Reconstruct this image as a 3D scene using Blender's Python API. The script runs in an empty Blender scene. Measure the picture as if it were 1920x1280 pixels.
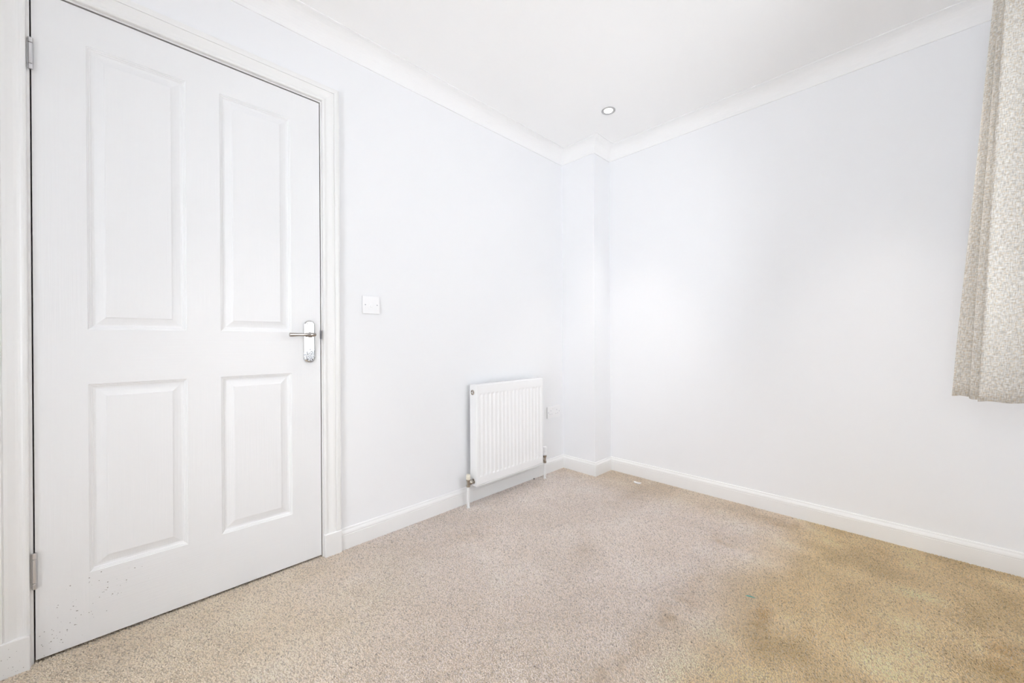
import bpy, bmesh, math, random
import numpy as np
from mathutils import Vector, Matrix

random.seed(7)
scene = bpy.context.scene
COL = scene.collection

# ------------------------------------------------------------------ camera
F_PX, YAW, PITCH, ROLL, CAM_H = 732.53, 0.79044, -0.00215, -0.00508, 0.97344
fw = Vector((math.cos(YAW) * math.cos(PITCH), math.sin(YAW) * math.cos(PITCH), math.sin(PITCH)))
rt = Vector((math.sin(YAW), -math.cos(YAW), 0))
up = rt.cross(fw)
r2 = rt * math.cos(ROLL) + up * math.sin(ROLL)
u2 = -rt * math.sin(ROLL) + up * math.cos(ROLL)
cam_data = bpy.data.cameras.new('camera')
cam_data.sensor_width = 36.0
cam_data.lens = F_PX / 1920 * 36.0
cam_data.clip_start = 0.02
cam = bpy.data.objects.new('camera', cam_data)
M = Matrix((r2, u2, -fw)).transposed().to_4x4()
M.translation = Vector((0, 0, CAM_H))
cam.matrix_world = M
COL.objects.link(cam)
scene.camera = cam

# ------------------------------------------------------------------ light
SKY_STRENGTH = 9.2
LAMP_W = 32.0
EXPOSURE = 0.13
world = bpy.data.worlds.new('sky')
scene.world = world
world.use_nodes = True
bg = world.node_tree.nodes['Background']
bg.inputs['Color'].default_value = (0.895, 0.945, 1.0, 1)
bg.inputs['Strength'].default_value = SKY_STRENGTH
vs = scene.view_settings
vs.view_transform = 'Standard'
vs.look = 'None'
vs.exposure = EXPOSURE
vs.gamma = 1.0
vs.use_curve_mapping = False
cy = scene.cycles
cy.max_bounces = 12
cy.diffuse_bounces = 8
cy.glossy_bounces = 6
cy.transparent_max_bounces = 8
cy.caustics_reflective = False
cy.caustics_refractive = False
cy.sample_clamp_indirect = 6.0
cy.use_light_tree = False

# ------------------------------------------------------------------ room numbers (metres)
A = 1.86725            # door wall plane y
B1, B2, Y2 = 2.39795, 2.60742, 1.57846   # pipe boxing face x, right wall x, boxing side y
YW = -0.42             # window wall plane y
T = 0.12
XB = -1.90             # back wall plane x
HC = 2.40
ZC, CW = 2.3164, 0.0826
XL, XR, ZT, ZB = -0.20012, 0.6297, 2.0524, 0.008
WX0, WX1, WZ0, WZ1 = 1.24, 1.88, 0.85, 2.10   # window opening
VY0, VY1, VZ0, VZ1 = -0.30, 0.85, 0.12, 2.14     # unseen full-height window, added to brighten the right wall

# window portal (helps sampling of the daylight that enters the window)
pl = bpy.data.lights.new('window_daylight_portal', 'AREA')
pl.shape = 'RECTANGLE'
pl.size = WX1 - WX0
pl.size_y = WZ1 - WZ0
pl.cycles.is_portal = True
po = bpy.data.objects.new('window_daylight_portal', pl)
po.location = ((WX0 + WX1) / 2, YW - 0.31, (WZ0 + WZ1) / 2)
po.rotation_euler = (math.radians(90), 0, 0)     # -Z -> +Y, into the room
COL.objects.link(po)
pl = bpy.data.lights.new('window_daylight_portal', 'AREA')
pl.shape = 'RECTANGLE'
pl.size = VZ1 - VZ0
pl.size_y = VY1 - VY0
pl.cycles.is_portal = True
po = bpy.data.objects.new('window_daylight_portal', pl)
po.location = (XB - T - 0.01, (VY0 + VY1) / 2, (VZ0 + VZ1) / 2)
po.rotation_euler = (0, math.radians(-90), 0)     # -Z -> +X, into the room
COL.objects.link(po)


# ------------------------------------------------------------------ materials
def mat(name, color, rough=0.5, metal=0.0, spec=0.5, bump=None, coat=0.0):
    m = bpy.data.materials.new(name)
    m.use_nodes = True
    nt = m.node_tree
    b = nt.nodes['Principled BSDF']
    b.inputs['Base Color'].default_value = (*color, 1)
    b.inputs['Roughness'].default_value = rough
    b.inputs['Metallic'].default_value = metal
    b.inputs['Specular IOR Level'].default_value = spec
    b.inputs['Coat Weight'].default_value = coat
    if bump:
        scl, strength, dist = bump
        tc = nt.nodes.new('ShaderNodeTexCoord')
        mp = nt.nodes.new('ShaderNodeMapping')
        if isinstance(scl, tuple):
            mp.inputs['Scale'].default_value = scl
            s = 1.0
        else:
            s = scl
        nz = nt.nodes.new('ShaderNodeTexNoise')
        nz.inputs['Scale'].default_value = s
        nz.inputs['Detail'].default_value = 3
        bp = nt.nodes.new('ShaderNodeBump')
        bp.inputs['Strength'].default_value = strength
        bp.inputs['Distance'].default_value = dist
        nt.links.new(tc.outputs['Object'], mp.inputs['Vector'])
        nt.links.new(mp.outputs['Vector'], nz.inputs['Vector'])
        nt.links.new(nz.outputs['Fac'], bp.inputs['Height'])
        nt.links.new(bp.outputs['Normal'], b.inputs['Normal'])
    return m


M_WALL = mat('wall_paint', (0.885, 0.892, 0.910), 0.75, spec=0.25, bump=(420, 0.12, 0.0006))
M_CEIL = mat('ceiling_paint', (0.95, 0.95, 0.952), 0.85, spec=0.2, bump=(300, 0.1, 0.0006))
M_CORN = mat('cornice_paint', (0.92, 0.92, 0.923), 0.7, spec=0.25)
M_TRIM = mat('trim_gloss', (0.872, 0.872, 0.868), 0.30, spec=0.5)
M_DOORV = mat('door_paint_vertical_grain', (0.862, 0.868, 0.880), 0.40, bump=((260, 260, 5.0), 0.4, 0.0010))
M_DOORH = mat('door_paint_horizontal_grain', (0.862, 0.868, 0.880), 0.40, bump=((5.0, 260, 260), 0.4, 0.0010))
M_PLASTIC = mat('white_plastic', (0.90, 0.90, 0.91), 0.3)
M_RAD = mat('radiator_enamel', (0.90, 0.905, 0.912), 0.3)
M_CHROME = mat('chrome', (0.46, 0.43, 0.40), 0.10, metal=1.0)
M_BRASS = mat('worn_nickel', (0.50, 0.46, 0.40), 0.25, metal=1.0)
M_STEEL = mat('satin_steel', (0.66, 0.66, 0.68), 0.3, metal=1.0)
M_DARK = mat('dark_recess', (0.05, 0.045, 0.04), 0.6)
M_SCREW = mat('screw_slot_metal', (0.16, 0.16, 0.17), 0.45, metal=0.6)
M_CREAM = mat('cream_plastic', (0.82, 0.78, 0.66), 0.4)
M_PAPER = mat('white_scrap', (0.9, 0.88, 0.87), 0.5)
M_TEAL = mat('teal_thread', (0.06, 0.42, 0.40), 0.7)
M_LINING = mat('curtain_lining', (0.80, 0.79, 0.75), 0.9)
M_UPVC = mat('window_plastic', (0.86, 0.87, 0.88), 0.3)
M_RAWWOOD = mat('raw_wood_edge', (0.22, 0.165, 0.11), 0.8)
M_GREYSCREW = mat('plate_screw', (0.52, 0.52, 0.56), 0.35, metal=0.7)

# spotted chrome for the handle plate: pitted in its lower half
m = mat('pitted_chrome', (0.82, 0.82, 0.83), 0.12, metal=1.0)
nt = m.node_tree
b = nt.nodes['Principled BSDF']
tc = nt.nodes.new('ShaderNodeTexCoord')
nz = nt.nodes.new('ShaderNodeTexNoise'); nz.inputs['Scale'].default_value = 190; nz.inputs['Detail'].default_value = 4
sx = nt.nodes.new('ShaderNodeSeparateXYZ')
mr = nt.nodes.new('ShaderNodeMapRange')
mr.inputs['From Min'].default_value = 0.925; mr.inputs['From Max'].default_value = 0.995
mr.inputs['To Min'].default_value = 0.61; mr.inputs['To Max'].default_value = 0.2
ad = nt.nodes.new('ShaderNodeMath'); ad.operation = 'ADD'
rp = nt.nodes.new('ShaderNodeMapRange')
rp.inputs['From Min'].default_value = 1.05; rp.inputs['From Max'].default_value = 1.2
mx = nt.nodes.new('ShaderNodeMix'); mx.data_type = 'RGBA'
mx.inputs['A'].default_value = (0.74, 0.74, 0.75, 1); mx.inputs['B'].default_value = (0.36, 0.38, 0.40, 1)
rr = nt.nodes.new('ShaderNodeMapRange'); rr.inputs['To Min'].default_value = 0.1; rr.inputs['To Max'].default_value = 0.55
L = nt.links.new
L(tc.outputs['Object'], nz.inputs['Vector']); L(tc.outputs['Object'], sx.inputs['Vector'])
L(sx.outputs['Z'], mr.inputs['Value']); L(mr.outputs['Result'], ad.inputs[0]); L(nz.outputs['Fac'], ad.inputs[1])
L(ad.outputs['Value'], rp.inputs['Value']); L(rp.outputs['Result'], mx.inputs['Factor'])
L(mx.outputs['Result'], b.inputs['Base Color']); L(rp.outputs['Result'], rr.inputs['Value']); L(rr.outputs['Result'], b.inputs['Roughness'])
M_PITTED = m

# carpet yarn: colour comes from a per-tuft attribute
m = mat('carpet_yarn', (0.5, 0.42, 0.34), 0.95, spec=0.1)
nt = m.node_tree
at = nt.nodes.new('ShaderNodeAttribute'); at.attribute_name = 'yarn'
nt.links.new(at.outputs['Color'], nt.nodes['Principled BSDF'].inputs['Base Color'])
M_YARN = m
M_FLOOR = mat('carpet_backing', (0.68, 0.58, 0.47), 1.0, spec=0.0, bump=(500, 0.6, 0.004))

# linen curtain: slubby two-tone weave in UV space (u, v in metres)
m = mat('linen_curtain', (0.6, 0.57, 0.5), 0.95, spec=0.1)
nt = m.node_tree
L = nt.links.new
b = nt.nodes['Principled BSDF']
uv = nt.nodes.new('ShaderNodeUVMap'); uv.uv_map = 'UVMap'
def stretched(sx_, sy_, det):
    mp = nt.nodes.new('ShaderNodeMapping'); mp.inputs['Scale'].default_value = (sx_, sy_, 1)
    n = nt.nodes.new('ShaderNodeTexNoise'); n.inputs['Scale'].default_value = 1.0; n.inputs['Detail'].default_value = det
    L(uv.outputs['UV'], mp.inputs['Vector']); L(mp.outputs['Vector'], n.inputs['Vector'])
    return n
weft = stretched(70, 420, 2)
warp = stretched(420, 60, 2)
big = stretched(160, 160, 3)
av = nt.nodes.new('ShaderNodeMath'); av.operation = 'ADD'
L(weft.outputs['Fac'], av.inputs[0]); L(warp.outputs['Fac'], av.inputs[1])
cr = nt.nodes.new('ShaderNodeValToRGB')
cr.color_ramp.elements[0].position = 0.36; cr.color_ramp.elements[0].color = (0.45, 0.43, 0.40, 1)
cr.color_ramp.elements[1].position = 0.62; cr.color_ramp.elements[1].color = (0.80, 0.785, 0.755, 1)
e = cr.color_ramp.elements.new(0.5); e.color = (0.65, 0.62, 0.575, 1)
hf = nt.nodes.new('ShaderNodeMath'); hf.operation = 'MULTIPLY'; hf.inputs[1].default_value = 0.5
L(av.outputs['Value'], hf.inputs[0]); L(hf.outputs['Value'], cr.inputs['Fac'])
mx = nt.nodes.new('ShaderNodeMix'); mx.data_type = 'RGBA'; mx.blend_type = 'MULTIPLY'
mx.inputs['B'].default_value = (0.93, 0.83, 0.69, 1)
br = nt.nodes.new('ShaderNodeMapRange'); br.inputs['From Min'].default_value = 0.45; br.inputs['From Max'].default_value = 0.7
L(big.outputs['Fac'], br.inputs['Value']); L(br.outputs['Result'], mx.inputs['Factor'])
L(cr.outputs['Color'], mx.inputs['A']); L(mx.outputs['Result'], b.inputs['Base Color'])
bp = nt.nodes.new('ShaderNodeBump'); bp.inputs['Strength'].default_value = 0.5; bp.inputs['Distance'].default_value = 0.002
L(av.outputs['Value'], bp.inputs['Height']); L(bp.outputs['Normal'], b.inputs['Normal'])
M_LINEN = m

# clear glazing
m = bpy.data.materials.new('clear_glass'); m.use_nodes = True
nt = m.node_tree; nt.nodes.remove(nt.nodes['Principled BSDF'])
tr = nt.nodes.new('ShaderNodeBsdfTransparent'); gl = nt.nodes.new('ShaderNodeBsdfGlossy'); gl.inputs['Roughness'].default_value = 0.02
fr = nt.nodes.new('ShaderNodeFresnel'); fr.inputs['IOR'].default_value = 1.45
ms = nt.nodes.new('ShaderNodeMixShader')
nt.links.new(fr.outputs['Fac'], ms.inputs['Fac']); nt.links.new(tr.outputs[0], ms.inputs[1]); nt.links.new(gl.outputs[0], ms.inputs[2])
nt.links.new(ms.outputs[0], nt.nodes['Material Output'].inputs['Surface'])
M_GLASS = m

# lit lamp face
m = bpy.data.materials.new('lamp_face'); m.use_nodes = True
b = m.node_tree.nodes['Principled BSDF']
b.inputs['Base Color'].default_value = (1, 0.98, 0.94, 1)
b.inputs['Emission Color'].default_value = (1, 0.96, 0.9, 1)
b.inputs['Emission Strength'].default_value = 6.0
M_LAMP = m
M_BEZEL = mat('lamp_bezel', (0.50, 0.50, 0.51), 0.35, metal=0.3)


# ------------------------------------------------------------------ mesh helpers
def link(name, me, material, parent=None, smooth=False):
    o = bpy.data.objects.new(name, me)
    COL.objects.link(o)
    if material is not None:
        me.materials.append(material)
    if smooth:
        me.polygons.foreach_set('use_smooth', [True] * len(me.polygons))
    if parent is not None:
        o.parent = parent
    return o


def bm_obj(name, bm, material, parent=None, smooth=False):
    bmesh.ops.recalc_face_normals(bm, faces=bm.faces)
    me = bpy.data.meshes.new(name)
    bm.to_mesh(me)
    bm.free()
    o = link(name, me, material, parent, smooth)
    if smooth:
        md = o.modifiers.new('edge_split', 'EDGE_SPLIT')
        md.split_angle = math.radians(38)
    return o


def py_obj(name, verts, faces, material, parent=None, smooth=False, recalc=True):
    me = bpy.data.meshes.new(name)
    me.from_pydata([tuple(v) for v in verts], [], faces)
    if recalc:
        bm = bmesh.new(); bm.from_mesh(me)
        bmesh.ops.recalc_face_normals(bm, faces=bm.faces)
        bm.to_mesh(me); bm.free()
    me.update()
    return link(name, me, material, parent, smooth)


def empty(name, loc=(0, 0, 0)):
    o = bpy.data.objects.new(name, None)
    o.empty_display_size = 0.05
    COL.objects.link(o)
    o['_origin'] = 0
    del o['_origin']
    return o


def tag(o, label, category, group=None, kind=None):
    o['label'] = label
    o['category'] = category
    if group:
        o['group'] = group
    if kind:
        o['kind'] = kind
    return o


def add_box(bm, x0, x1, y0, y1, z0, z1, bevel=0.0, seg=2):
    v = [bm.verts.new(p) for p in ((x0, y0, z0), (x1, y0, z0), (x1, y1, z0), (x0, y1, z0),
                                   (x0, y0, z1), (x1, y0, z1), (x1, y1, z1), (x0, y1, z1))]
    fs = [bm.faces.new([v[i] for i in q]) for q in ((0, 3, 2, 1), (4, 5, 6, 7), (0, 1, 5, 4), (1, 2, 6, 5), (2, 3, 7, 6), (3, 0, 4, 7))]
    if bevel > 0:
        es = list({e for f in fs for e in f.edges})
        bmesh.ops.bevel(bm, geom=es, offset=bevel, segments=seg, affect='EDGES', profile=0.5)


def box(name, x0, x1, y0, y1, z0, z1, material, parent=None, bevel=0.0, seg=2):
    bm = bmesh.new()
    add_box(bm, x0, x1, y0, y1, z0, z1, bevel, seg)
    return bm_obj(name, bm, material, parent)


def add_lathe(bm, prof, center, axis, n=24):
    """prof: list of (radius, height) along axis from centre."""
    ax = Vector(axis).normalized()
    t = Vector((0, 0, 1)) if abs(ax.z) < 0.9 else Vector((1, 0, 0))
    a = ax.cross(t).normalized(); bb = ax.cross(a)
    c = Vector(center)
    rings = []
    for r, h in prof:
        rings.append([bm.verts.new(c + ax * h + (a * math.cos(2 * math.pi * k / n) + bb * math.sin(2 * math.pi * k / n)) * max(r, 1e-5)) for k in range(n)])
    for i in range(len(rings) - 1):
        for k in range(n):
            bm.faces.new((rings[i][k], rings[i][(k + 1) % n], rings[i + 1][(k + 1) % n], rings[i + 1][k]))
    bm.faces.new(rings[0][::-1]); bm.faces.new(rings[-1])


def lathe(name, prof, center, axis, material, parent=None, n=24):
    bm = bmesh.new()
    add_lathe(bm, prof, center, axis, n)
    return bm_obj(name, bm, material, parent, smooth=True)


def tube(name, pts, radii, material, parent=None, n=16, squash=1.0):
    """round bar along pts with radius per point"""
    bm = bmesh.new()
    pts = [Vector(p) for p in pts]
    rings = []
    for i, p in enumerate(pts):
        d = (pts[min(i + 1, len(pts) - 1)] - pts[max(i - 1, 0)]).normalized()
        t = Vector((0, 0, 1)) if abs(d.z) < 0.9 else Vector((0, 1, 0))
        a = d.cross(t).normalized(); bb = a.cross(d)
        rings.append([bm.verts.new(p + (a * math.cos(2 * math.pi * k / n) + bb * squash * math.sin(2 * math.pi * k / n)) * radii[i]) for k in range(n)])
    for i in range(len(rings) - 1):
        for k in range(n):
            bm.faces.new((rings[i][k], rings[i][(k + 1) % n], rings[i + 1][(k + 1) % n], rings[i + 1][k]))
    bm.faces.new(rings[0][::-1]); bm.faces.new(rings[-1])
    return bm_obj(name, bm, material, parent, smooth=True)


def sweep_run(name, p, q, mp, mq, prof, material, parent=None):
    """wall-hugging run of a profile [(distance from wall, z)] from plan point p to q with mitre vectors mp, mq"""
    V = []
    for (c, mv) in ((p, mp), (q, mq)):
        for d, z in prof:
            V.append((c[0] + mv[0] * d, c[1] + mv[1] * d, z))
    n = len(prof)
    Fc = [(i, (i + 1) % n, n + (i + 1) % n, n + i) for i in range(n)]
    Fc += [tuple(range(n)), tuple(range(n, 2 * n))]
    return py_obj(name, V, Fc, material, parent)


# ------------------------------------------------------------------ room shell
PILE = 0.0031
floor = box('floor', XB - T, B2 + T, YW - 0.3, A + 0.2, -0.2, -PILE, M_FLOOR)
tag(floor, 'beige twist pile fitted carpet covering the whole floor', 'carpet', kind='structure')
ceil = box('ceiling', XB - T, B2 + T, YW - 0.3, A + 0.2, HC, HC + 0.15, M_CEIL)
tag(ceil, 'plain white flat ceiling above the cove cornice', 'ceiling', kind='structure')

JL, JR, JT = XL - 0.032, XR + 0.032, ZT + 0.034    # rough opening for the door lining
bm = bmesh.new()
add_box(bm, XB - T, JL, A, A + 0.10, -0.2, HC)
add_box(bm, JR, B2 + T, A, A + 0.10, -0.2, HC)
add_box(bm, JL, JR, A, A + 0.10, JT, HC)
add_box(bm, XB - T, B2 + T, A + 0.10, A + 0.2, -0.2, HC)
tag(bm_obj('wall_left', bm, M_WALL), 'pale painted wall with the panelled door, light switch and radiator', 'wall', kind='structure')
tag(box('wall_right', B2, B2 + T, YW - 0.3, A, -0.2, HC, M_WALL), 'blank pale painted wall on the right beyond the curtain', 'wall', kind='structure')
tag(box('wall_corner', B1, B2, Y2, A, -0.2, HC, M_WALL, bevel=0.0), 'narrow painted boxed-in column in the far corner of the room', 'pillar', kind='structure')
bm = bmesh.new()
add_box(bm, XB - T, XB, YW - 0.3, VY0, -0.2, HC)
add_box(bm, XB - T, XB, VY1, A, -0.2, HC)
add_box(bm, XB - T, XB, VY0, VY1, -0.2, VZ0)
add_box(bm, XB - T, XB, VY0, VY1, VZ1, HC)
tag(bm_obj('wall_back', bm, M_WALL), 'pale painted wall behind the viewpoint at the hinge side', 'wall', kind='structure')
bm = bmesh.new()
add_box(bm, XB, WX0, YW - 0.3, YW, -0.2, HC)
add_box(bm, WX1, B2, YW - 0.3, YW, -0.2, HC)
add_box(bm, WX0, WX1, YW - 0.3, YW, -0.2, WZ0)
add_box(bm, WX0, WX1, YW - 0.3, YW, WZ1, HC)
tag(bm_obj('wall_front', bm, M_WALL), 'pale painted window wall behind the linen curtain', 'wall', kind='structure')

# window (behind the viewpoint, source of the daylight)
win = empty('window_1')
tag(win, 'white plastic casement window lighting the room beside the curtain', 'window', kind='structure')
yo = YW - 0.16
fwid = 0.06
bm = bmesh.new()
add_box(bm, WX0, WX1, yo, yo + 0.06, WZ0, WZ0 + fwid)
add_box(bm, WX0, WX1, yo, yo + 0.06, WZ1 - fwid, WZ1)
add_box(bm, WX0, WX0 + fwid, yo, yo + 0.06, WZ0 + fwid, WZ1 - fwid)
add_box(bm, WX1 - fwid, WX1, yo, yo + 0.06, WZ0 + fwid, WZ1 - fwid)
bm_obj('window_frame', bm, M_UPVC, win)
xm = (WX0 + WX1) / 2
box('mullion', xm - 0.03, xm + 0.03, yo, yo + 0.06, WZ0 + fwid, WZ1 - fwid, M_UPVC, win)
for a0, a1 in ((WX0 + fwid, xm - 0.03), (xm + 0.03, WX1 - fwid)):
    box('pane', a0, a1, yo + 0.028, yo + 0.034, WZ0 + fwid, WZ1 - fwid, M_GLASS, win)
box('window_sill', WX0 - 0.03, WX1 + 0.03, YW - 0.09, YW + 0.03, WZ0 - 0.0, WZ0 + 0.022, M_TRIM, win, bevel=0.006)

win = empty('fill_window_2')  # added out of view to light the right wall and ceiling
tag(win, 'unseen white full-height window added behind the viewpoint to brighten the blank wall', 'window', kind='structure')
xo = XB - T + 0.02
bm = bmesh.new()
add_box(bm, xo, xo + 0.06, VY0, VY1, VZ0, VZ0 + fwid)
add_box(bm, xo, xo + 0.06, VY0, VY1, VZ1 - fwid, VZ1)
add_box(bm, xo, xo + 0.06, VY0, VY0 + fwid, VZ0 + fwid, VZ1 - fwid)
add_box(bm, xo, xo + 0.06, VY1 - fwid, VY1, VZ0 + fwid, VZ1 - fwid)
bm_obj('window_frame', bm, M_UPVC, win)
ym = (VY0 + VY1) / 2
box('mullion', xo, xo + 0.06, ym - 0.03, ym + 0.03, VZ0 + fwid, VZ1 - fwid, M_UPVC, win)
for a0, a1 in ((VY0 + fwid, ym - 0.03), (ym + 0.03, VY1 - fwid)):
    box('pane', xo + 0.028, xo + 0.034, a0, a1, VZ0 + fwid, VZ1 - fwid, M_GLASS, win)
box('window_sill', XB - 0.05, XB + 0.03, VY0 - 0.03, VY1 + 0.03, VZ0, VZ0 + 0.022, M_TRIM, win, bevel=0.006)

# cornice and skirting follow the room outline
CP = [(XB, A), (B1, A), (B1, Y2), (B2, Y2), (B2, YW), (XB, YW)]
NM = [(0, -1), (-1, 0), (0, -1), (-1, 0), (0, 1), (1, 0)]
def mitre(i):
    a, b_ = NM[i - 1], NM[i]
    return (a[0] + b_[0], a[1] + b_[1])
cove = [(0, ZC), (0.005, ZC), (0.006, ZC + 0.004)]
R_ = CW - 0.010
for k in range(0, 11):
    t = math.pi / 2 * k / 10
    cove.append((0.006 + R_ * (1 - math.cos(t)), ZC + 0.004 + (HC - 0.004 - ZC - 0.004) * math.sin(t)))
cove += [(CW, HC - 0.004), (CW, HC), (0, HC)]
cn = empty('trim_2')
tag(cn, 'white cove cornice running round the ceiling edge', 'cornice', kind='structure')
for i in range(6):
    o = sweep_run('cornice_length', CP[i], CP[(i + 1) % 6], mitre(i), mitre((i + 1) % 6), cove, M_CORN, cn)

SKH = 0.0955
skirt = [(0, -0.02), (0.0148, -0.02), (0.0148, 0.0655), (0.0135, 0.0665), (0.0135, 0.068), (0.0143, 0.0695), (0.0140, 0.074), (0.0125, 0.079),
         (0.0098, 0.0835), (0.0072, 0.0865), (0.0070, 0.089), (0.0062, 0.0925), (0.0045, 0.0945), (0, SKH)]
PLR = 0.7105       # right edge of the plinth block
PLL = -0.281
sk = [('baseboard_left', (PLR, A), (B1, A), (0, -1), mitre(1), 'white skirting board from the door plinth past under the radiator'),
      ('baseboard_corner', (B1, A), (B1, Y2), mitre(1), mitre(2), 'short white skirting board on the face of the corner column'),
      ('baseboard_corner.001', (B1, Y2), (B2, Y2), mitre(2), mitre(3), 'shortest white skirting piece on the narrow return of the corner column'),
      ('baseboard_right', (B2, Y2), (B2, YW), mitre(3), mitre(4), 'long white skirting board along the blank right wall'),
      ('baseboard_front', (B2, YW), (XB, YW), mitre(4), mitre(5), 'white skirting board below the window'),
      ('baseboard_back', (XB, YW), (XB, A), mitre(5), mitre(0), 'white skirting board on the wall behind the viewpoint'),
      ('baseboard_left.001', (XB, A), (PLL, A), mitre(0), (0, -1), 'white skirting board at the hinge side of the door')]
for nm, p, q, mp_, mq_, lb in sk:
    tag(sweep_run(nm, p, q, mp_, mq_, skirt, M_TRIM), lb, 'skirting board', kind='structure')

# ------------------------------------------------------------------ door lining, architrave, plinth blocks
dt = empty('trim_1')
tag(dt, 'white moulded door surround with plinth blocks at its feet', 'door frame', kind='structure')
GX0, GX1, GZ1 = XL - 0.0018, XR + 0.0019, ZT + 0.0030     # faces of the lining towards the leaf
box('door_jamb', JL, GX0, A + 0.0005, A + 0.10, -0.01, GZ1, M_TRIM, dt)
box('door_jamb', GX1, JR, A + 0.0005, A + 0.10, -0.01, GZ1, M_TRIM, dt)
box('door_head', JL, JR, A + 0.0005, A + 0.10, GZ1, JT, M_TRIM, dt)
box('door_stop', GX0, GX0 + 0.012, A + 0.047, A + 0.075, -0.01, GZ1, M_RAWWOOD, dt)
box('door_stop', GX1 - 0.012, GX1, A + 0.047, A + 0.075, -0.01, GZ1, M_RAWWOOD, dt)
box('door_stop', GX0 + 0.012, GX1 - 0.012, A + 0.047, A + 0.075, GZ1 - 0.012, GZ1, M_RAWWOOD, dt)
AX0, AX1, AZ = GX0 - 0.006, GX1 + 0.006, GZ1 + 0.006
arch = [(0, 0), (0, 0.0115), (0.002, 0.0140), (0.006, 0.0150), (0.010, 0.0145), (0.014, 0.0125), (0.019, 0.0115), (0.025, 0.0122), (0.032, 0.0145),
        (0.039, 0.0170), (0.0465, 0.0182), (0.0475, 0.0155), (0.0495, 0.0155), (0.0505, 0.0188), (0.056, 0.0200), (0.064, 0.0200), (0.070, 0.0185), (0.0725, 0.0160), (0.0735, 0)]
PZ = 0.100
def arch_run(c0, m0, c1, m1):
    V = []
    for (c, mv) in ((c0, m0), (c1, m1)):
        for w, t_ in arch:
            V.append((c[0] + mv[0] * w, A - t_, c[1] + mv[1] * w))
    n = len(arch)
    Fc = [(i, (i + 1) % n, n + (i + 1) % n, n + i) for i in range(n)] + [tuple(range(n)), tuple(range(n, 2 * n))]
    return py_obj('architrave', V, Fc, M_TRIM, dt)
arch_run((AX1, PZ), (1, 0), (AX1, AZ), (1, 1))
arch_run((AX0, PZ), (-1, 0), (AX0, AZ), (-1, 1))
arch_run((AX0, AZ), (-1, 1), (AX1, AZ), (1, 1))
box('plinth_block', AX1 - 0.001, PLR, A - 0.0235, A, -0.02, PZ, M_TRIM, dt, bevel=0.0022)
pb = box('plinth_block', PLL, AX0 + 0.001, A - 0.0235, A, -0.02, PZ, M_TRIM, dt, bevel=0.0022)

# ------------------------------------------------------------------ door leaf with four moulded panels
door = empty('door_1')
tag(door, 'closed white four-panel door with embossed wood grain and chrome lever', 'door', kind='structure')
LX0, LX1, LZ0, LZ1 = XL + 0.0017, XR - 0.0019, ZB, ZT - 0.0030
PX = [(-0.0860, 0.1622), (0.2630, 0.5100)]
PZs = [(0.2285, 0.8390), (1.0160, 1.9350)]
DY = A - 0.0                                # leaf face
LT = 0.044
holes = [(x0, x1, z0, z1) for x0, x1 in PX for z0, z1 in PZs]

def leaf_piece(name, x0, x1, z0, z1, material):
    o = box(name, x0, x1, DY, DY + LT, z0, z1, material, door)
    o.data.materials.append(M_RAWWOOD)          # unpainted outer edges of the leaf
    for p in o.data.polygons:
        c = p.center
        if abs(p.normal.y) < 0.5 and (abs(c.x - LX0) < 1e-4 or abs(c.x - LX1) < 1e-4 or abs(c.z - LZ1) < 1e-4 or abs(c.z - LZ0) < 1e-4):
            p.material_index = 1
    return o
leaf_piece('stile', LX0, PX[0][0], LZ0, LZ1, M_DOORV)
leaf_piece('stile', PX[1][1], LX1, LZ0, LZ1, M_DOORV)
leaf_piece('rail', PX[0][0], PX[1][1], LZ0, PZs[0][0], M_DOORH)
leaf_piece('rail', PX[0][0], PX[1][1], PZs[0][1], PZs[1][0], M_DOORH)
leaf_piece('rail', PX[0][0], PX[1][1], PZs[1][1], LZ1, M_DOORH)
leaf_piece('muntin', PX[0][1], PX[1][0], PZs[0][0], PZs[0][1], M_DOORV)
leaf_piece('muntin', PX[0][1], PX[1][0], PZs[1][0], PZs[1][1], M_DOORV)

def panel(x0, x1, z0, z1):
    # inset distance, depth behind the leaf face
    prof = [(0, 0), (0.0012, 0.0020), (0.004, 0.0028), (0.0052, 0.0052), (0.0085, 0.0062), (0.0105, 0.0088), (0.0150, 0.0098), (0.0175, 0.0098),
            (0.026, 0.0080), (0.036, 0.0050), (0.0405, 0.0034), (0.0410, 0.0016), (0.0430, 0.0012)]
    V, Fc = [], []
    for ins, d in prof:
        V += [(x0 + ins, DY + d, z0 + ins), (x1 - ins, DY + d, z0 + ins), (x1 - ins, DY + d, z1 - ins), (x0 + ins, DY + d, z1 - ins)]
    for i in range(len(prof) - 1):
        for k in range(4):
            Fc.append((4 * i + k, 4 * i + (k + 1) % 4, 4 * i + 4 + (k + 1) % 4, 4 * i + 4 + k))
    last = 4 * (len(prof) - 1)
    Fc.append((last, last + 1, last + 2, last + 3))
    # back face closes the panel
    base = len(V)
    V += [(x0, DY + 0.03, z0), (x1, DY + 0.03, z0), (x1, DY + 0.03, z1), (x0, DY + 0.03, z1)]
    for k in range(4):
        Fc.append((k, (k + 1) % 4, base + (k + 1) % 4, base + k))
    Fc.append((base + 3, base + 2, base + 1, base))
    py_obj('panel', V, Fc, M_DOORV, door)
for h in holes:
    panel(*h)

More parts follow.
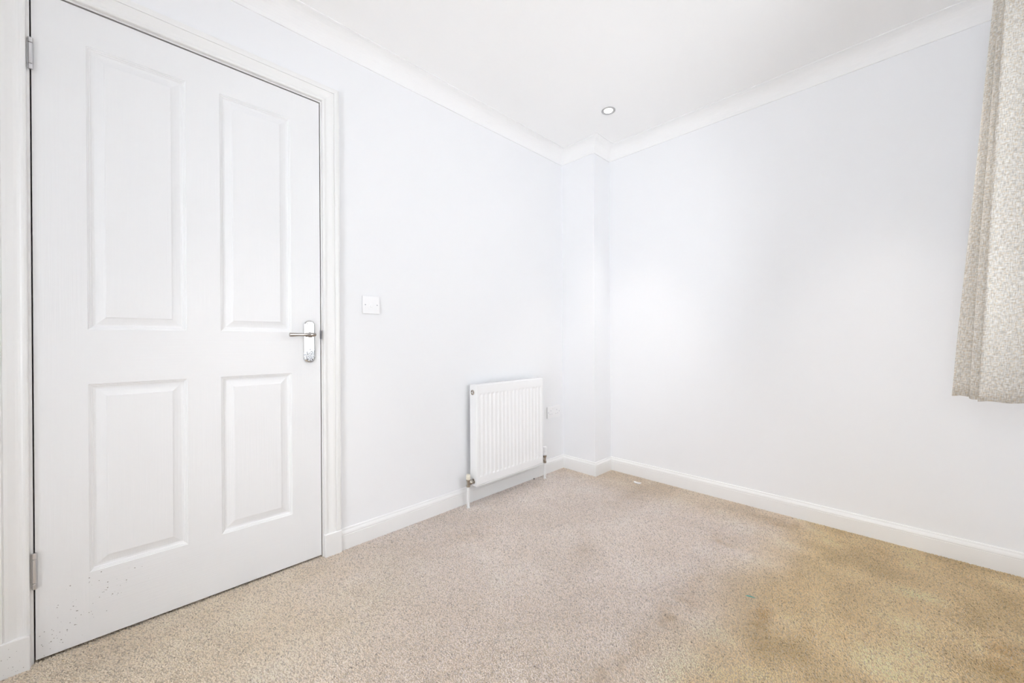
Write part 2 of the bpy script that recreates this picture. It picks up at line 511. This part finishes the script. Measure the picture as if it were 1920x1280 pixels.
# hinges
def hinge(z0, z1):
    h = box('hinge', XL - 0.0012, XL + 0.0012, DY - 0.001, DY + 0.03, z0 + 0.002, z1 - 0.002, M_STEEL, door)
    n = 3
    L_ = [0.17, 0.66, 0.17]
    z = z0
    for f in L_:
        hgt = (z1 - z0) * f
        lathe('knuckle', [(0.0046, 0.0006), (0.0052, 0.0012), (0.0052, hgt - 0.0012), (0.0046, hgt - 0.0006)], (XL + 0.0005, DY - 0.0052, z), (0, 0, 1), M_STEEL, h, n=16)
        z += hgt
    box('hinge_flap', XL - 0.007, XL - 0.0012, DY - 0.0006, DY + 0.0006, z0 + 0.003, z1 - 0.003, M_STEEL, h)
    return h
hinge(1.801, 1.8975)
hinge(0.2265, 0.337)

# lever handle on a long plate
hp_x, hp_z0, hp_z1, hp_w = 0.5813, 0.882, 1.0665, 0.0445
bm = bmesh.new()
def plate_ring(y, ins):
    rr_ = hp_w / 2 - ins
    pts = []
    cr_ = rr_ * 0.96
    for k in range(0, 17):
        t = math.pi * k / 16
        pts.append((hp_x + rr_ * math.cos(t), y, hp_z1 - hp_w * 0.42 + (hp_w * 0.42 - ins) * math.sin(t)))
    for k in range(0, 17):
        t = math.pi + math.pi * k / 16
        pts.append((hp_x + rr_ * math.cos(t), y, hp_z0 + hp_w * 0.42 + (hp_w * 0.42 - ins) * math.sin(t)))
    return [bm.verts.new(p) for p in pts]
rings = [plate_ring(DY, 0), plate_ring(DY - 0.005, 0), plate_ring(DY - 0.0085, 0.0045), plate_ring(DY - 0.009, 0.006)]
for i in range(3):
    n = len(rings[i])
    for k in range(n):
        bm.faces.new((rings[i][k], rings[i][(k + 1) % n], rings[i + 1][(k + 1) % n], rings[i + 1][k]))
bm.faces.new(rings[-1])
bm.faces.new(rings[0][::-1])
hplate = bm_obj('handle_plate', bm, M_PITTED, door)
hplate['label'] = 'chrome long handle plate, pitted at its lower end'
for sx_ in (-0.0095, 0.0105):
    for sz in (1.0523, 0.8945):
        lathe('screw', [(0.0026, 0), (0.0026, 0.0006), (0.0018, 0.0012)], (hp_x + sx_, DY - 0.0088, sz), (0, -1, 0), M_SCREW, hplate, n=12)
lv_z = 1.0035
lathe('rose', [(0.0125, 0), (0.0125, 0.006), (0.0105, 0.010), (0.0085, 0.014), (0.0080, 0.034), (0.0085, 0.040)], (0.5830, DY - 0.008, lv_z), (0, -1, 0), M_CHROME, hplate, n=24)
lev = tube('lever', [(0.5925, DY - 0.046, lv_z), (0.590, DY - 0.0475, lv_z), (0.583, DY - 0.0485, lv_z), (0.568, DY - 0.049, lv_z + 0.0003), (0.545, DY - 0.050, lv_z + 0.0004),
                 (0.520, DY - 0.051, lv_z), (0.500, DY - 0.051, lv_z - 0.0004), (0.4895, DY - 0.051, lv_z - 0.0005), (0.4885, DY - 0.051, lv_z - 0.0005)],
           [0.0045, 0.0080, 0.0096, 0.0082, 0.0070, 0.0072, 0.0084, 0.0088, 0.0074], M_CHROME, hplate, n=20)
# latch in the gap
box('latch', XR - 0.0035, GX1 + 0.0022, DY - 0.0022, DY + 0.02, 0.985, 1.024, M_SCREW, door, bevel=0.0008)

# dirt specks low on the hinge side of the door
def specks(name, pts, y, parent):
    V, Fc = [], []
    for (x, z, r) in pts:
        b0 = len(V)
        for k in range(6):
            t = 2 * math.pi * k / 6 + x * 100
            V.append((x + r * math.cos(t), y - 0.00035, z + r * 0.8 * math.sin(t)))
        V.append((x, y - 0.0009, z))
        V.append((x, y + 0.0002, z))
        for k in range(6):
            Fc.append((b0 + k, b0 + (k + 1) % 6, b0 + 6))
            Fc.append((b0 + (k + 1) % 6, b0 + k, b0 + 7))
    o = py_obj(name, V, Fc, M_DIRT, parent)
    o['kind'] = 'stuff'
    return o
M_DIRT = mat('dirt_fleck', (0.30, 0.28, 0.27), 0.9)
rnd = random.Random(3)
sp = []
for cx, cz, sx_, sz_, n in ((-0.165, 0.055, 0.018, 0.02, 20), (-0.11, 0.105, 0.03, 0.035, 30), (-0.03, 0.145, 0.02, 0.02, 16), (-0.13, 0.2, 0.04, 0.05, 12), (0.0, 0.19, 0.05, 0.03, 10)):
    for k in range(n):
        x, z = rnd.gauss(cx, sx_), rnd.gauss(cz, sz_)
        if LX0 + 0.006 < x < 0.2 and 0.012 < z < 0.223:
            sp.append((x, z, rnd.choice((0.0006, 0.0008, 0.001, 0.0013, 0.0018))))
specks('dirt_flecks', sp, DY, door)
sp = [(rnd.uniform(-0.262, -0.212), rnd.uniform(0.006, 0.085), rnd.choice((0.0006, 0.0008, 0.0012))) for k in range(14)]
specks('dirt_flecks', sp, A - 0.0235, dt)

# ------------------------------------------------------------------ light switch
def screw_head(x, y, z, parent, r=0.0030):
    return lathe('screw', [(r, 0), (r, 0.0004), (r * 0.7, 0.0009)], (x, y, z), (0, -1, 0), M_GREYSCREW, parent, n=14)
sw = empty('light_switch')
tag(sw, 'white single rocker light switch on the wall right of the door', 'light switch')
sxc, szc = 0.8642, 1.1530
box('face_plate', sxc - 0.043, sxc + 0.043, A - 0.0085, A - 0.0042, szc - 0.043, szc + 0.043, M_PLASTIC, sw, bevel=0.0010, seg=2)
box('shadow_gap', sxc - 0.037, sxc + 0.037, A - 0.0044, A, szc - 0.037, szc + 0.037, M_DARK, sw)  # near-black inset block, draws the shadow line round the plate
bm = bmesh.new()
yf = A - 0.0085
V = [(-0.0062, 0, -0.0115), (0.0062, 0, -0.0115), (0.0062, 0, 0.0115), (-0.0062, 0, 0.0115)]
rk = [(sxc + x, yf, szc + z) for x, y, z in V] + [(sxc + x * 0.92, yf - (0.0038 if z < 0 else 0.0012), szc + z * 0.94) for x, y, z in V]
py_obj('rocker', rk, [(3, 2, 1, 0), (4, 5, 6, 7), (0, 1, 5, 4), (1, 2, 6, 5), (2, 3, 7, 6), (3, 0, 4, 7)], M_PLASTIC, sw)
screw_head(sxc - 0.0302, yf, szc, sw); screw_head(sxc + 0.0302, yf, szc, sw)

# ------------------------------------------------------------------ double socket
so = empty('double_socket')
tag(so, 'white double power socket on the wall beside the radiator', 'socket')
oxc, ozc = 2.2762, 0.4400
yf = A - 0.0095
box('face_plate', oxc - 0.073, oxc + 0.073, yf, A - 0.0042, ozc - 0.043, ozc + 0.043, M_PLASTIC, so, bevel=0.0010)
box('shadow_gap', oxc - 0.068, oxc + 0.068, A - 0.0044, A, ozc - 0.038, ozc + 0.038, M_DARK, so)  # shadow line behind the socket plate, coloured near-black
for s in (-1, 1):
    cx = oxc + s * 0.034
    V = [(-0.0055, 0, -0.010), (0.0055, 0, -0.010), (0.0055, 0, 0.010), (-0.0055, 0, 0.010)]
    c2 = oxc + s * 0.0095
    rk = [(c2 + x, yf, ozc + 0.022 + z) for x, y, z in V] + [(c2 + x * 0.9, yf - (0.0035 if z > 0 else 0.001), ozc + 0.022 + z * 0.94) for x, y, z in V]
    py_obj('rocker', rk, [(3, 2, 1, 0), (4, 5, 6, 7), (0, 1, 5, 4), (1, 2, 6, 5), (2, 3, 7, 6), (3, 0, 4, 7)], M_PLASTIC, so)
    box('pin_slot', cx - 0.002, cx + 0.002, yf - 0.0003, yf + 0.002, ozc + 0.008, ozc + 0.016, M_GREYSCREW, so)
    box('pin_slot', cx - 0.0142, cx - 0.0078, yf - 0.0003, yf + 0.002, ozc - 0.016, ozc - 0.012, M_GREYSCREW, so)
    box('pin_slot', cx + 0.0078, cx + 0.0142, yf - 0.0003, yf + 0.002, ozc - 0.016, ozc - 0.012, M_GREYSCREW, so)
    screw_head(oxc + s * 0.0625, yf, ozc, so)

# ------------------------------------------------------------------ radiator
rad = empty('radiator')
tag(rad, 'white ribbed panel radiator with valves, fixed low on the wall', 'radiator')
RX0, RX1, RZ0, RZ1 = 1.4605, 2.0575, 0.1140, 0.7150
RF, RB = 1.7738, 1.8355
# front panel as height field with recessed channels
NCH = 17
X_IN0, X_IN1 = RX0 + 0.016, RX1 - 0.016
pitch = (X_IN1 - X_IN0) / NCH
xs = [RX0 + 0.0008, RX0 + 0.002, RX0 + 0.006]
ch = []
for i in range(NCH):
    x = X_IN0 + i * pitch
    xs += [x + pitch * f for f in (0.14, 0.24, 0.32, 0.68, 0.76, 0.86)]
    ch.append((x + pitch * 0.14, x + pitch * 0.86))
xs += [RX1 - 0.006, RX1 - 0.002, RX1 - 0.0008]
FZ0, FZ1 = RZ0 + 0.052, RZ1 - 0.052
zs = [RZ0 + 0.0075, RZ0 + 0.0085, RZ0 + 0.012, FZ0, FZ0 + 0.004, FZ0 + 0.009, FZ0 + 0.012, FZ1 - 0.012, FZ1 - 0.009, FZ1 - 0.004, FZ1, RZ1 - 0.012, RZ1 - 0.005, RZ1 - 0.0015, RZ1 - 0.0003]
def sstep(a, b_, v):
    t = min(1, max(0, (v - a) / (b_ - a)))
    return t * t * (3 - 2 * t)
def depth(x, z):
    fz = sstep(FZ0, FZ0 + 0.012, z) * (1 - sstep(FZ1 - 0.012, FZ1, z))
    fx = 0
    for c0, c1 in ch:
        if c0 <= x <= c1:
            fx = sstep(c0, c0 + pitch * 0.19, x) * (1 - sstep(c1 - pitch * 0.19, c1, x))
    d = 0.0042 * fx * fz
    e = min(x - RX0, RX1 - x, z - RZ0 - 0.0075, RZ1 - z)
    d += 0.004 * (1 - sstep(0, 0.006, e))
    return d
V = [(x, RF + depth(x, z), z) for z in zs for x in xs]
nx, nzz = len(xs), len(zs)
Fc = [(j * nx + i, j * nx + i + 1, (j + 1) * nx + i + 1, (j + 1) * nx + i) for j in range(nzz - 1) for i in range(nx - 1)]
# rim back to depth
rim = [i for i in range(nx)] + [j * nx + nx - 1 for j in range(1, nzz)] + [(nzz - 1) * nx + i for i in range(nx - 2, -1, -1)] + [j * nx for j in range(nzz - 2, 0, -1)]
base = len(V)
for r_ in rim:
    V.append((V[r_][0], RF + 0.014, V[r_][2]))
n = len(rim)
for k in range(n):
    Fc.append((rim[k], rim[(k + 1) % n], base + (k + 1) % n, base + k))
Fc.append(tuple(base + k for k in range(n))[::-1])
fp = py_obj('front_panel', V, Fc, M_RAD, rad)
# lower lip, side panels, top grille
bm = bmesh.new(); add_box(bm, RX0 + 0.001, RX1 - 0.001, RF + 0.003, RF + 0.016, RZ0, RZ0 + 0.0065, 0.0015)
bm_obj('bottom_lip', bm, M_RAD, rad)
for x0, x1 in ((RX0, RX0 + 0.003), (RX1 - 0.003, RX1)):
    box('side_panel', x0, x1, RF + 0.005, RB, RZ0 + 0.003, RZ1 - 0.002, M_RAD, rad, bevel=0.001)
bm = bmesh.new()
add_box(bm, RX0 + 0.003, RX1 - 0.003, RF + 0.014, RF + 0.020, RZ1 - 0.006, RZ1 - 0.002)
add_box(bm, RX0 + 0.003, RX1 - 0.003, RB - 0.006, RB, RZ1 - 0.006, RZ1 - 0.002)
k = RX0 + 0.006
while k < RX1 - 0.012:
    add_box(bm, k, k + 0.006, RF + 0.020, RB - 0.006, RZ1 - 0.006, RZ1 - 0.002)
    k += 0.0135
bm_obj('top_grille', bm, M_RAD, rad)
# convector sheet behind the front panel
bm = bmesh.new()
zz0, zz1 = RZ0 + 0.05, RZ1 - 0.03
pts = []
k = RX0 + 0.02
up_ = 0
while k < RX1 - 0.02:
    pts.append((k, RF + 0.016 if up_ % 4 in (0, 1) else RB - 0.008)); k += 0.012 if up_ % 2 else 0.004; up_ += 1
a_ = [bm.verts.new((x, y, zz0)) for x, y in pts]; b_ = [bm.verts.new((x, y, zz1)) for x, y in pts]
for i in range(len(pts) - 1):
    bm.faces.new((a_[i], a_[i + 1], b_[i + 1], b_[i]))
bm_obj('convector_fins', bm, M_RAD, rad)
# wall brackets
for bx in (RX0 + 0.12, RX1 - 0.12):
    box('wall_bracket', bx - 0.015, bx + 0.015, RB - 0.004, A, RZ0 + 0.1, RZ1 - 0.08, M_RAD, rad)
# vent plug on the near side
vy, vz = (RF + RB) / 2 + 0.004, 0.668
vp = lathe('vent_plug', [(0.0155, 0), (0.0155, 0.002), (0.0125, 0.0035), (0.0120, 0.0012), (0.0065, 0.0012)], (RX0 + 0.0002, vy, vz), (-1, 0, 0), M_BRASS, rad, n=24)
lathe('vent_screw', [(0.0052, 0), (0.0052, 0.005), (0.0038, 0.006)], (RX0 - 0.001, vy, vz), (-1, 0, 0), M_STEEL, vp, n=6)
# lockshield valve at the near end
PVX, PVY, VZ = 1.4225, 1.8070, 0.1425
val = lathe('lockshield_valve', [(0.0085, -0.022), (0.0125, -0.022), (0.0130, -0.012), (0.0100, -0.010), (0.0105, 0.010), (0.0125, 0.012), (0.0125, 0.018), (0.009, 0.020)], (PVX, PVY, VZ), (0, 0, 1), M_BRASS, rad, n=18)
lathe('valve_cap', [(0.0105, 0), (0.0125, 0.002), (0.0118, 0.026), (0.0105, 0.030), (0.004, 0.031)], (PVX, PVY, VZ + 0.019), (0, 0, 1), M_CREAM, val, n=20)
lathe('union_nut', [(0.0085, 0.006), (0.0125, 0.010), (0.0145, 0.014), (0.0145, 0.026), (0.0110, 0.027), (0.0110, 0.0385)], (PVX, PVY, VZ), (1, 0, 0), M_BRASS, val, n=6)
lathe('end_ring', [(0.0170, 0), (0.0170, 0.0015), (0.0155, 0.003), (0.012, 0.003)], (RX0 + 0.0002, PVY, VZ), (-1, 0, 0), M_CHROME, val, n=24)
tube('supply_pipe', [(PVX, PVY, VZ - 0.02), (PVX, PVY, -0.006)], [0.0078, 0.0078], M_TRIM, rad)
lathe('pipe_collar', [(0.013, 0), (0.013, 0.002), (0.0085, 0.005)], (PVX, PVY, -0.004), (0, 0, 1), M_TRIM, rad, n=20)
# thermostatic valve at the far end
TVX = 2.1080
tv = lathe('thermostatic_valve', [(0.0085, -0.026), (0.0125, -0.026), (0.0130, -0.014), (0.0095, -0.012), (0.0105, 0.010), (0.0135, 0.012), (0.0150, 0.030)], (TVX, PVY, VZ - 0.008), (0, 0, 1), M_BRASS, rad, n=18)
lathe('valve_head', [(0.0145, 0), (0.0175, 0.004), (0.0178, 0.018), (0.0150, 0.022), (0.0165, 0.026), (0.0165, 0.048), (0.0145, 0.058), (0.008, 0.063)], (TVX, PVY, VZ + 0.020), (0, 0, 1), M_PLASTIC, tv, n=22)
lathe('union_nut', [(0.0085, 0.006), (0.0125, 0.010), (0.0145, 0.014), (0.0145, 0.026), (0.0110, 0.027), (0.0110, TVX - RX1 + 0.001)], (TVX, PVY, VZ - 0.004), (-1, 0, 0), M_BRASS, tv, n=6)
tube('supply_pipe', [(TVX, PVY, VZ - 0.03), (TVX, PVY, -0.006)], [0.0078, 0.0078], M_TRIM, rad)
lathe('pipe_collar', [(0.013, 0), (0.013, 0.002), (0.0085, 0.005)], (TVX, PVY, -0.004), (0, 0, 1), M_TRIM, rad, n=20)

# ------------------------------------------------------------------ recessed downlights (one in view, five more complete the two rows)
def downlight(x, y, label):
    d = empty('downlight')
    tag(d, label, 'downlight', 'recessed ceiling downlights')
    bm = bmesh.new()
    add_ring = [(0.042, 0.0), (0.042, 0.003), (0.038, 0.0055), (0.033, 0.0045), (0.0265, 0.0005), (0.0265, 0.0)]
    n = 40
    rings = []
    for r, h in add_ring:
        rings.append([bm.verts.new((x + r * math.cos(2 * math.pi * k / n), y + r * math.sin(2 * math.pi * k / n), HC - h)) for k in range(n)])
    for i in range(len(rings) - 1):
        for k in range(n):
            bm.faces.new((rings[i][k], rings[i][(k + 1) % n], rings[i + 1][(k + 1) % n], rings[i + 1][k]))
    for k in range(n):
        bm.faces.new((rings[-1][k], rings[-1][(k + 1) % n], rings[0][(k + 1) % n], rings[0][k]))
    bm_obj('bezel', bm, M_BEZEL, d, smooth=True)
    lathe('lamp_lens', [(0.0260, 0.0002), (0.0260, 0.0010), (0.022, 0.0016), (0.01, 0.0018)], (x, y, HC), (0, 0, -1), M_LAMP, d, n=32)
    ld = bpy.data.lights.new('downlight_beam', 'SPOT')
    ld.energy = LAMP_W
    ld.color = (1.0, 0.94, 0.87)
    ld.spot_size = math.radians(62)
    ld.spot_blend = 1.0
    ld.shadow_soft_size = 0.03
    lo = bpy.data.objects.new('downlight_beam', ld)
    lo.location = (x, y, HC - 0.036)
    lo.parent = d
    COL.objects.link(lo)
downlight(2.1430, 1.3020, 'round lit recessed downlight in the ceiling near the corner column')
downlight(2.1430, 0.08, 'round lit recessed downlight in the ceiling near the curtain')
downlight(0.35, 1.3020, 'round lit recessed downlight in the ceiling in front of the door')
downlight(0.35, 0.08, 'round lit recessed downlight in the ceiling above the viewpoint')
downlight(-1.44, 1.3020, 'round lit recessed downlight in the ceiling at the hinge side of the door')
downlight(-1.44, 0.08, 'round lit recessed downlight in the ceiling behind the viewpoint')

# ------------------------------------------------------------------ curtain
cur = empty('curtain')
tag(cur, 'pleated grey-beige linen curtain hanging at the right edge above the carpet', 'curtain')
CZ0, CZ1 = 0.770, 2.20
bot = [(2.190, -0.230), (2.150, -0.175), (2.104, -0.1145), (2.088, -0.145), (2.082, -0.205), (2.066, -0.200), (2.036, -0.1490), (2.022, -0.170), (2.016, -0.215), (2.002, -0.207), (1.966, -0.1630), (1.970, -0.205), (1.982, -0.265), (1.990, -0.325), (2.000, -0.375)]
top = [(2.170, -0.310), (2.140, -0.262), (2.108, -0.2175), (2.098, -0.238), (2.092, -0.262), (2.080, -0.257), (2.058, -0.2240), (2.048, -0.240), (2.040, -0.265), (2.024, -0.260), (1.974, -0.2275), (1.979, -0.262), (1.990, -0.310), (1.998, -0.350), (2.006, -0.385)]
def catmull(P, sub):
    P = [Vector((*p, 0)) for p in P]
    out = []
    for i in range(len(P) - 1):
        p0, p1, p2, p3 = P[max(i - 1, 0)], P[i], P[i + 1], P[min(i + 2, len(P) - 1)]
        for k in range(sub):
            t = k / sub
            out.append(0.5 * ((2 * p1) + (-p0 + p2) * t + (2 * p0 - 5 * p1 + 4 * p2 - p3) * t * t + (-p0 + 3 * p1 - 3 * p2 + p3) * t ** 3))
    out.append(P[-1])
    return out
SUB, NZ = 8, 30
cb, ct = catmull(bot, SUB), catmull(top, SUB)
def cloth(name, off, z0, z1, material, parent, thick):
    V, UV = [], []
    npt = len(cb)
    s = [0]
    for i in range(1, npt):
        s.append(s[-1] + (cb[i] - cb[i - 1]).length)
    for j in range(NZ + 1):
        f = j / NZ
        z = z0 + (z1 - z0) * f
        g = (z - CZ0) / (CZ1 - CZ0)
        for i in range(npt):
            p = cb[i].lerp(ct[i], g)
            w = 0.0018 * math.sin(9 * g + i * 0.35) * (1 - g)
            V.append((p.x + w, p.y + w * 0.7 + off, z - 0.002 * math.sin(i * 0.5) * (1 - g)))
            UV.append((s[i], z))
    Fc = [(j * npt + i, j * npt + i + 1, (j + 1) * npt + i + 1, (j + 1) * npt + i) for j in range(NZ) for i in range(npt - 1)]
    me = bpy.data.meshes.new(name)
    me.from_pydata(V, [], Fc)
    uvl = me.uv_layers.new(name='UVMap')
    for lp in me.loops:
        uvl.data[lp.index].uv = UV[lp.vertex_index]
    o = link(name, me, material, parent, smooth=True)
    md = o.modifiers.new('thickness', 'SOLIDIFY'); md.thickness = thick; md.offset = 0
    return o
cloth('fabric', 0.0, CZ0, CZ1, M_LINEN, cur, 0.002)
# header tape along the top edge
V, Fc = [], []
for z in (CZ1 - 0.07, CZ1 + 0.004):
    for p in ct:
        V.append((p.x, p.y - 0.004, z))
npt = len(ct)
Fc = [(i, i + 1, npt + i + 1, npt + i) for i in range(npt - 1)]
o = py_obj('header_tape', V, Fc, M_LINING, cur, recalc=False)
md = o.modifiers.new('thickness', 'SOLIDIFY'); md.thickness = 0.002; md.offset = 0
tk = empty('curtain_track')
tag(tk, 'slim white curtain track on brackets above the window', 'curtain track')
box('rail', 0.1, 2.19, -0.287, -0.263, CZ1 + 0.004, CZ1 + 0.026, M_UPVC, tk, bevel=0.002)
for bx in (0.2, 1.2, 2.12):
    box('bracket', bx - 0.012, bx + 0.012, YW, -0.265, CZ1 + 0.026, CZ1 + 0.034, M_UPVC, tk)

# ------------------------------------------------------------------ little things lying on the carpet
def scrap():
    c, s = math.cos(math.radians(-84)), math.sin(math.radians(-84))
    V = []
    prof = [(-0.024, 0.004), (-0.014, 0.0022), (0.0, 0.0015), (0.014, 0.0022), (0.023, 0.0035)]
    for l, h in prof:
        for w in (-0.010, 0.010):
            for t_ in (0, 0.005):
                V.append((2.4600 + l * c - w * s, 1.284 + l * s + w * c, h * 1.5 + t_ + 0.0015))
    Fc = []
    n = len(prof)
    for i in range(n - 1):
        a, b_ = 4 * i, 4 * i + 4
        Fc += [(a, a + 2, b_ + 2, b_), (a + 1, b_ + 1, b_ + 3, a + 3), (a, b_, b_ + 1, a + 1), (a + 2, a + 3, b_ + 3, b_ + 2)]
    Fc += [(0, 1, 3, 2), (4 * n - 4, 4 * n - 2, 4 * n - 1, 4 * n - 3)]
    o = py_obj('plastic_scrap', V, Fc, M_PAPER)
    tag(o, 'small white curled plastic scrap lying on the carpet near the right skirting', 'scrap')
scrap()
o = tube('thread', [(1.6700, 0.4330, 0.0005), (1.6735, 0.4250, 0.0016), (1.6760, 0.4170, 0.0018), (1.6785, 0.4090, 0.0012), (1.6810, 0.4020, 0.0002)], [0.0007, 0.0015, 0.0017, 0.0012, 0.0006], M_TEAL, n=8)
tag(o, 'short teal thread lying on the carpet in the foreground', 'thread')
o = lathe('floor_fleck', [(0.002, 0), (0.0045, 0.001), (0.005, 0.004), (0.003, 0.007), (0.001, 0.008)], (2.036, 1.843, -0.001), (0, 0, 1), M_DARK, None, n=9)
tag(o, 'tiny black bit on the carpet against the skirting below the radiator', 'debris')

# ------------------------------------------------------------------ carpet pile (one mesh of tufts where the pile can be told apart)
rng = np.random.default_rng(11)
SP = 0.0043
gx = np.arange(XB + 0.01, B2 - 0.014, SP)
gy = np.arange(YW + 0.014, A + 0.03, SP)
X, Y = np.meshgrid(gx, gy, indexing='ij')
X = X.ravel(); Y = Y.ravel()
X = X + rng.uniform(-0.45, 0.45, X.size) * SP
Y = Y + rng.uniform(-0.45, 0.45, Y.size) * SP
depth_v = X * fw.x + Y * fw.y
keep = depth_v > 0.90
side = X * rt.x + Y * rt.y
keep &= np.abs(side) < depth_v * 1.5 + 0.2
keep &= ~((X > B1 - 0.014) & (Y > Y2 - 0.014))
keep &= (Y < A - 0.0145) | ((X > XL) & (X < XR))
X, Y = X[keep], Y[keep]
N = X.size

def vnoise(x, y, scale, seed):
    """smooth value noise"""
    r = np.random.default_rng(seed)
    g = r.uniform(-1, 1, (64, 64))
    u = x * scale + 17.3; v = y * scale + 9.1
    i = np.floor(u).astype(int); j = np.floor(v).astype(int)
    fu = u - i; fv = v - j
    fu = fu * fu * (3 - 2 * fu); fv = fv * fv * (3 - 2 * fv)
    i0, i1, j0, j1 = i % 64, (i + 1) % 64, j % 64, (j + 1) % 64
    return (g[i0, j0] * (1 - fu) + g[i1, j0] * fu) * (1 - fv) + (g[i0, j1] * (1 - fu) + g[i1, j1] * fu) * fv

# pile lean: brushed patches, plus random tuft direction
patch = 0.6 * vnoise(X, Y, 2.3, 1) + 0.35 * vnoise(X, Y, 5.5, 2) + 0.25 * vnoise(X, Y, 13.0, 3)
lean_dir = 2.2 + 2.0 * patch
lean = 0.0016
hgt = PILE * rng.uniform(0.80, 1.18, N)
ang = rng.uniform(0, 2 * np.pi, N)
rad_b = SP * rng.uniform(0.50, 0.66, N)
rad_t = rad_b * rng.uniform(0.6, 1.0, N)
ox = lean * np.cos(lean_dir) + rng.normal(0, 0.0012, N)
oy = lean * np.sin(lean_dir) + rng.normal(0, 0.0012, N)
verts = np.empty((N, 6, 3), np.float32)
for k in range(3):
    t = ang + k * 2 * np.pi / 3
    verts[:, k, 0] = X + rad_b * np.cos(t); verts[:, k, 1] = Y + rad_b * np.sin(t); verts[:, k, 2] = -PILE - 0.0005
    t = t + 0.5
    verts[:, 3 + k, 0] = X + ox + rad_t * np.cos(t); verts[:, 3 + k, 1] = Y + oy + rad_t * np.sin(t)
    verts[:, 3 + k, 2] = -PILE + hgt * (1 + 0.12 * (k - 1))
tri = np.array([[0, 1, 4], [0, 4, 3], [1, 2, 5], [1, 5, 4], [2, 0, 3], [2, 3, 5], [3, 4, 5]], np.int32)
idx = (np.arange(N, dtype=np.int32)[:, None, None] * 6 + tri[None]).reshape(-1)
me = bpy.data.meshes.new('carpet_pile')
me.vertices.add(N * 6); me.vertices.foreach_set('co', verts.reshape(-1))
nf = N * 7
me.loops.add(nf * 3); me.loops.foreach_set('vertex_index', idx)
me.polygons.add(nf); me.polygons.foreach_set('loop_start', np.arange(0, nf * 3, 3, dtype=np.int32))
me.update(calc_edges=True)
# yarn colours: pinkish beige in the middle, cream by the door, a browner band along the window side, pile shading painted in as darker patches
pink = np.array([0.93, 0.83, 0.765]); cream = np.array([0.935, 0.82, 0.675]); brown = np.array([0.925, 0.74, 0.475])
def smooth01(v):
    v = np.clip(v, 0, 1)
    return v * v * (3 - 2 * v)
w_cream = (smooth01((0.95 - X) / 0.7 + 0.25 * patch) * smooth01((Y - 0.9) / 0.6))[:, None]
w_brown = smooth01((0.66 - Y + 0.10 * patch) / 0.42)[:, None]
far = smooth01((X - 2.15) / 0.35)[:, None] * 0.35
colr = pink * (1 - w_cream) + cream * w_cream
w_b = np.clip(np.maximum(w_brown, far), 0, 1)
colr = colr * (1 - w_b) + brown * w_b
pile_shade = np.zeros(N)
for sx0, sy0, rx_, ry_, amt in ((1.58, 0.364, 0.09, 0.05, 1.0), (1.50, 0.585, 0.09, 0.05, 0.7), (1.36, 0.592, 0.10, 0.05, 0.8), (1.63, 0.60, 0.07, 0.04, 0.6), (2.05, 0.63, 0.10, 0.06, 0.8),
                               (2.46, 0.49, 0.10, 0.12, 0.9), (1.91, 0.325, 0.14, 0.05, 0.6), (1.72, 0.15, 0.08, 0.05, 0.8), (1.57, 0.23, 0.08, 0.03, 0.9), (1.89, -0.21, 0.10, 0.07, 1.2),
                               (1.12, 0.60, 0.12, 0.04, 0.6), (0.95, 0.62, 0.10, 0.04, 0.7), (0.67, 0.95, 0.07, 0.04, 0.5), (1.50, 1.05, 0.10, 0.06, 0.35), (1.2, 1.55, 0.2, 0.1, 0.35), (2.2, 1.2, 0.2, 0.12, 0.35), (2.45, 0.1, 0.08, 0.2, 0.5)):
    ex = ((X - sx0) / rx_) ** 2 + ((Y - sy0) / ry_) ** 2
    pile_shade += amt * np.exp(-ex)
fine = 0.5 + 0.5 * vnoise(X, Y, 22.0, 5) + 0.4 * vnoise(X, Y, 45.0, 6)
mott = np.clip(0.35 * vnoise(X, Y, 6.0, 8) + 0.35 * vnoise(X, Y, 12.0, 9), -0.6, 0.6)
pile_shade = np.clip(pile_shade * np.clip(fine, 0.2, 1.3), 0, 1.3)[:, None]
colr = colr * (1 - pile_shade * np.array([0.22, 0.29, 0.40]))
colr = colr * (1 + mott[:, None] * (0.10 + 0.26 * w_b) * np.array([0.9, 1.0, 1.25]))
val = np.clip(rng.normal(0.97, 0.18, N), 0.42, 1.03)[:, None]
colr = colr * val
tint = rng.normal(0, 0.012, (N, 1))
colr = np.clip(colr * (1 + tint * np.array([[1, 0.1, -1.4]])), 0.02, 0.96)
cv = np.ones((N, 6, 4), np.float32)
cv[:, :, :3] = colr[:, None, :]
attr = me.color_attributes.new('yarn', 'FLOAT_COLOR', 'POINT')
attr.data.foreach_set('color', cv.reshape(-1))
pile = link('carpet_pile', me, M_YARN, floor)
pile['kind'] = 'stuff'
print('tufts', N)
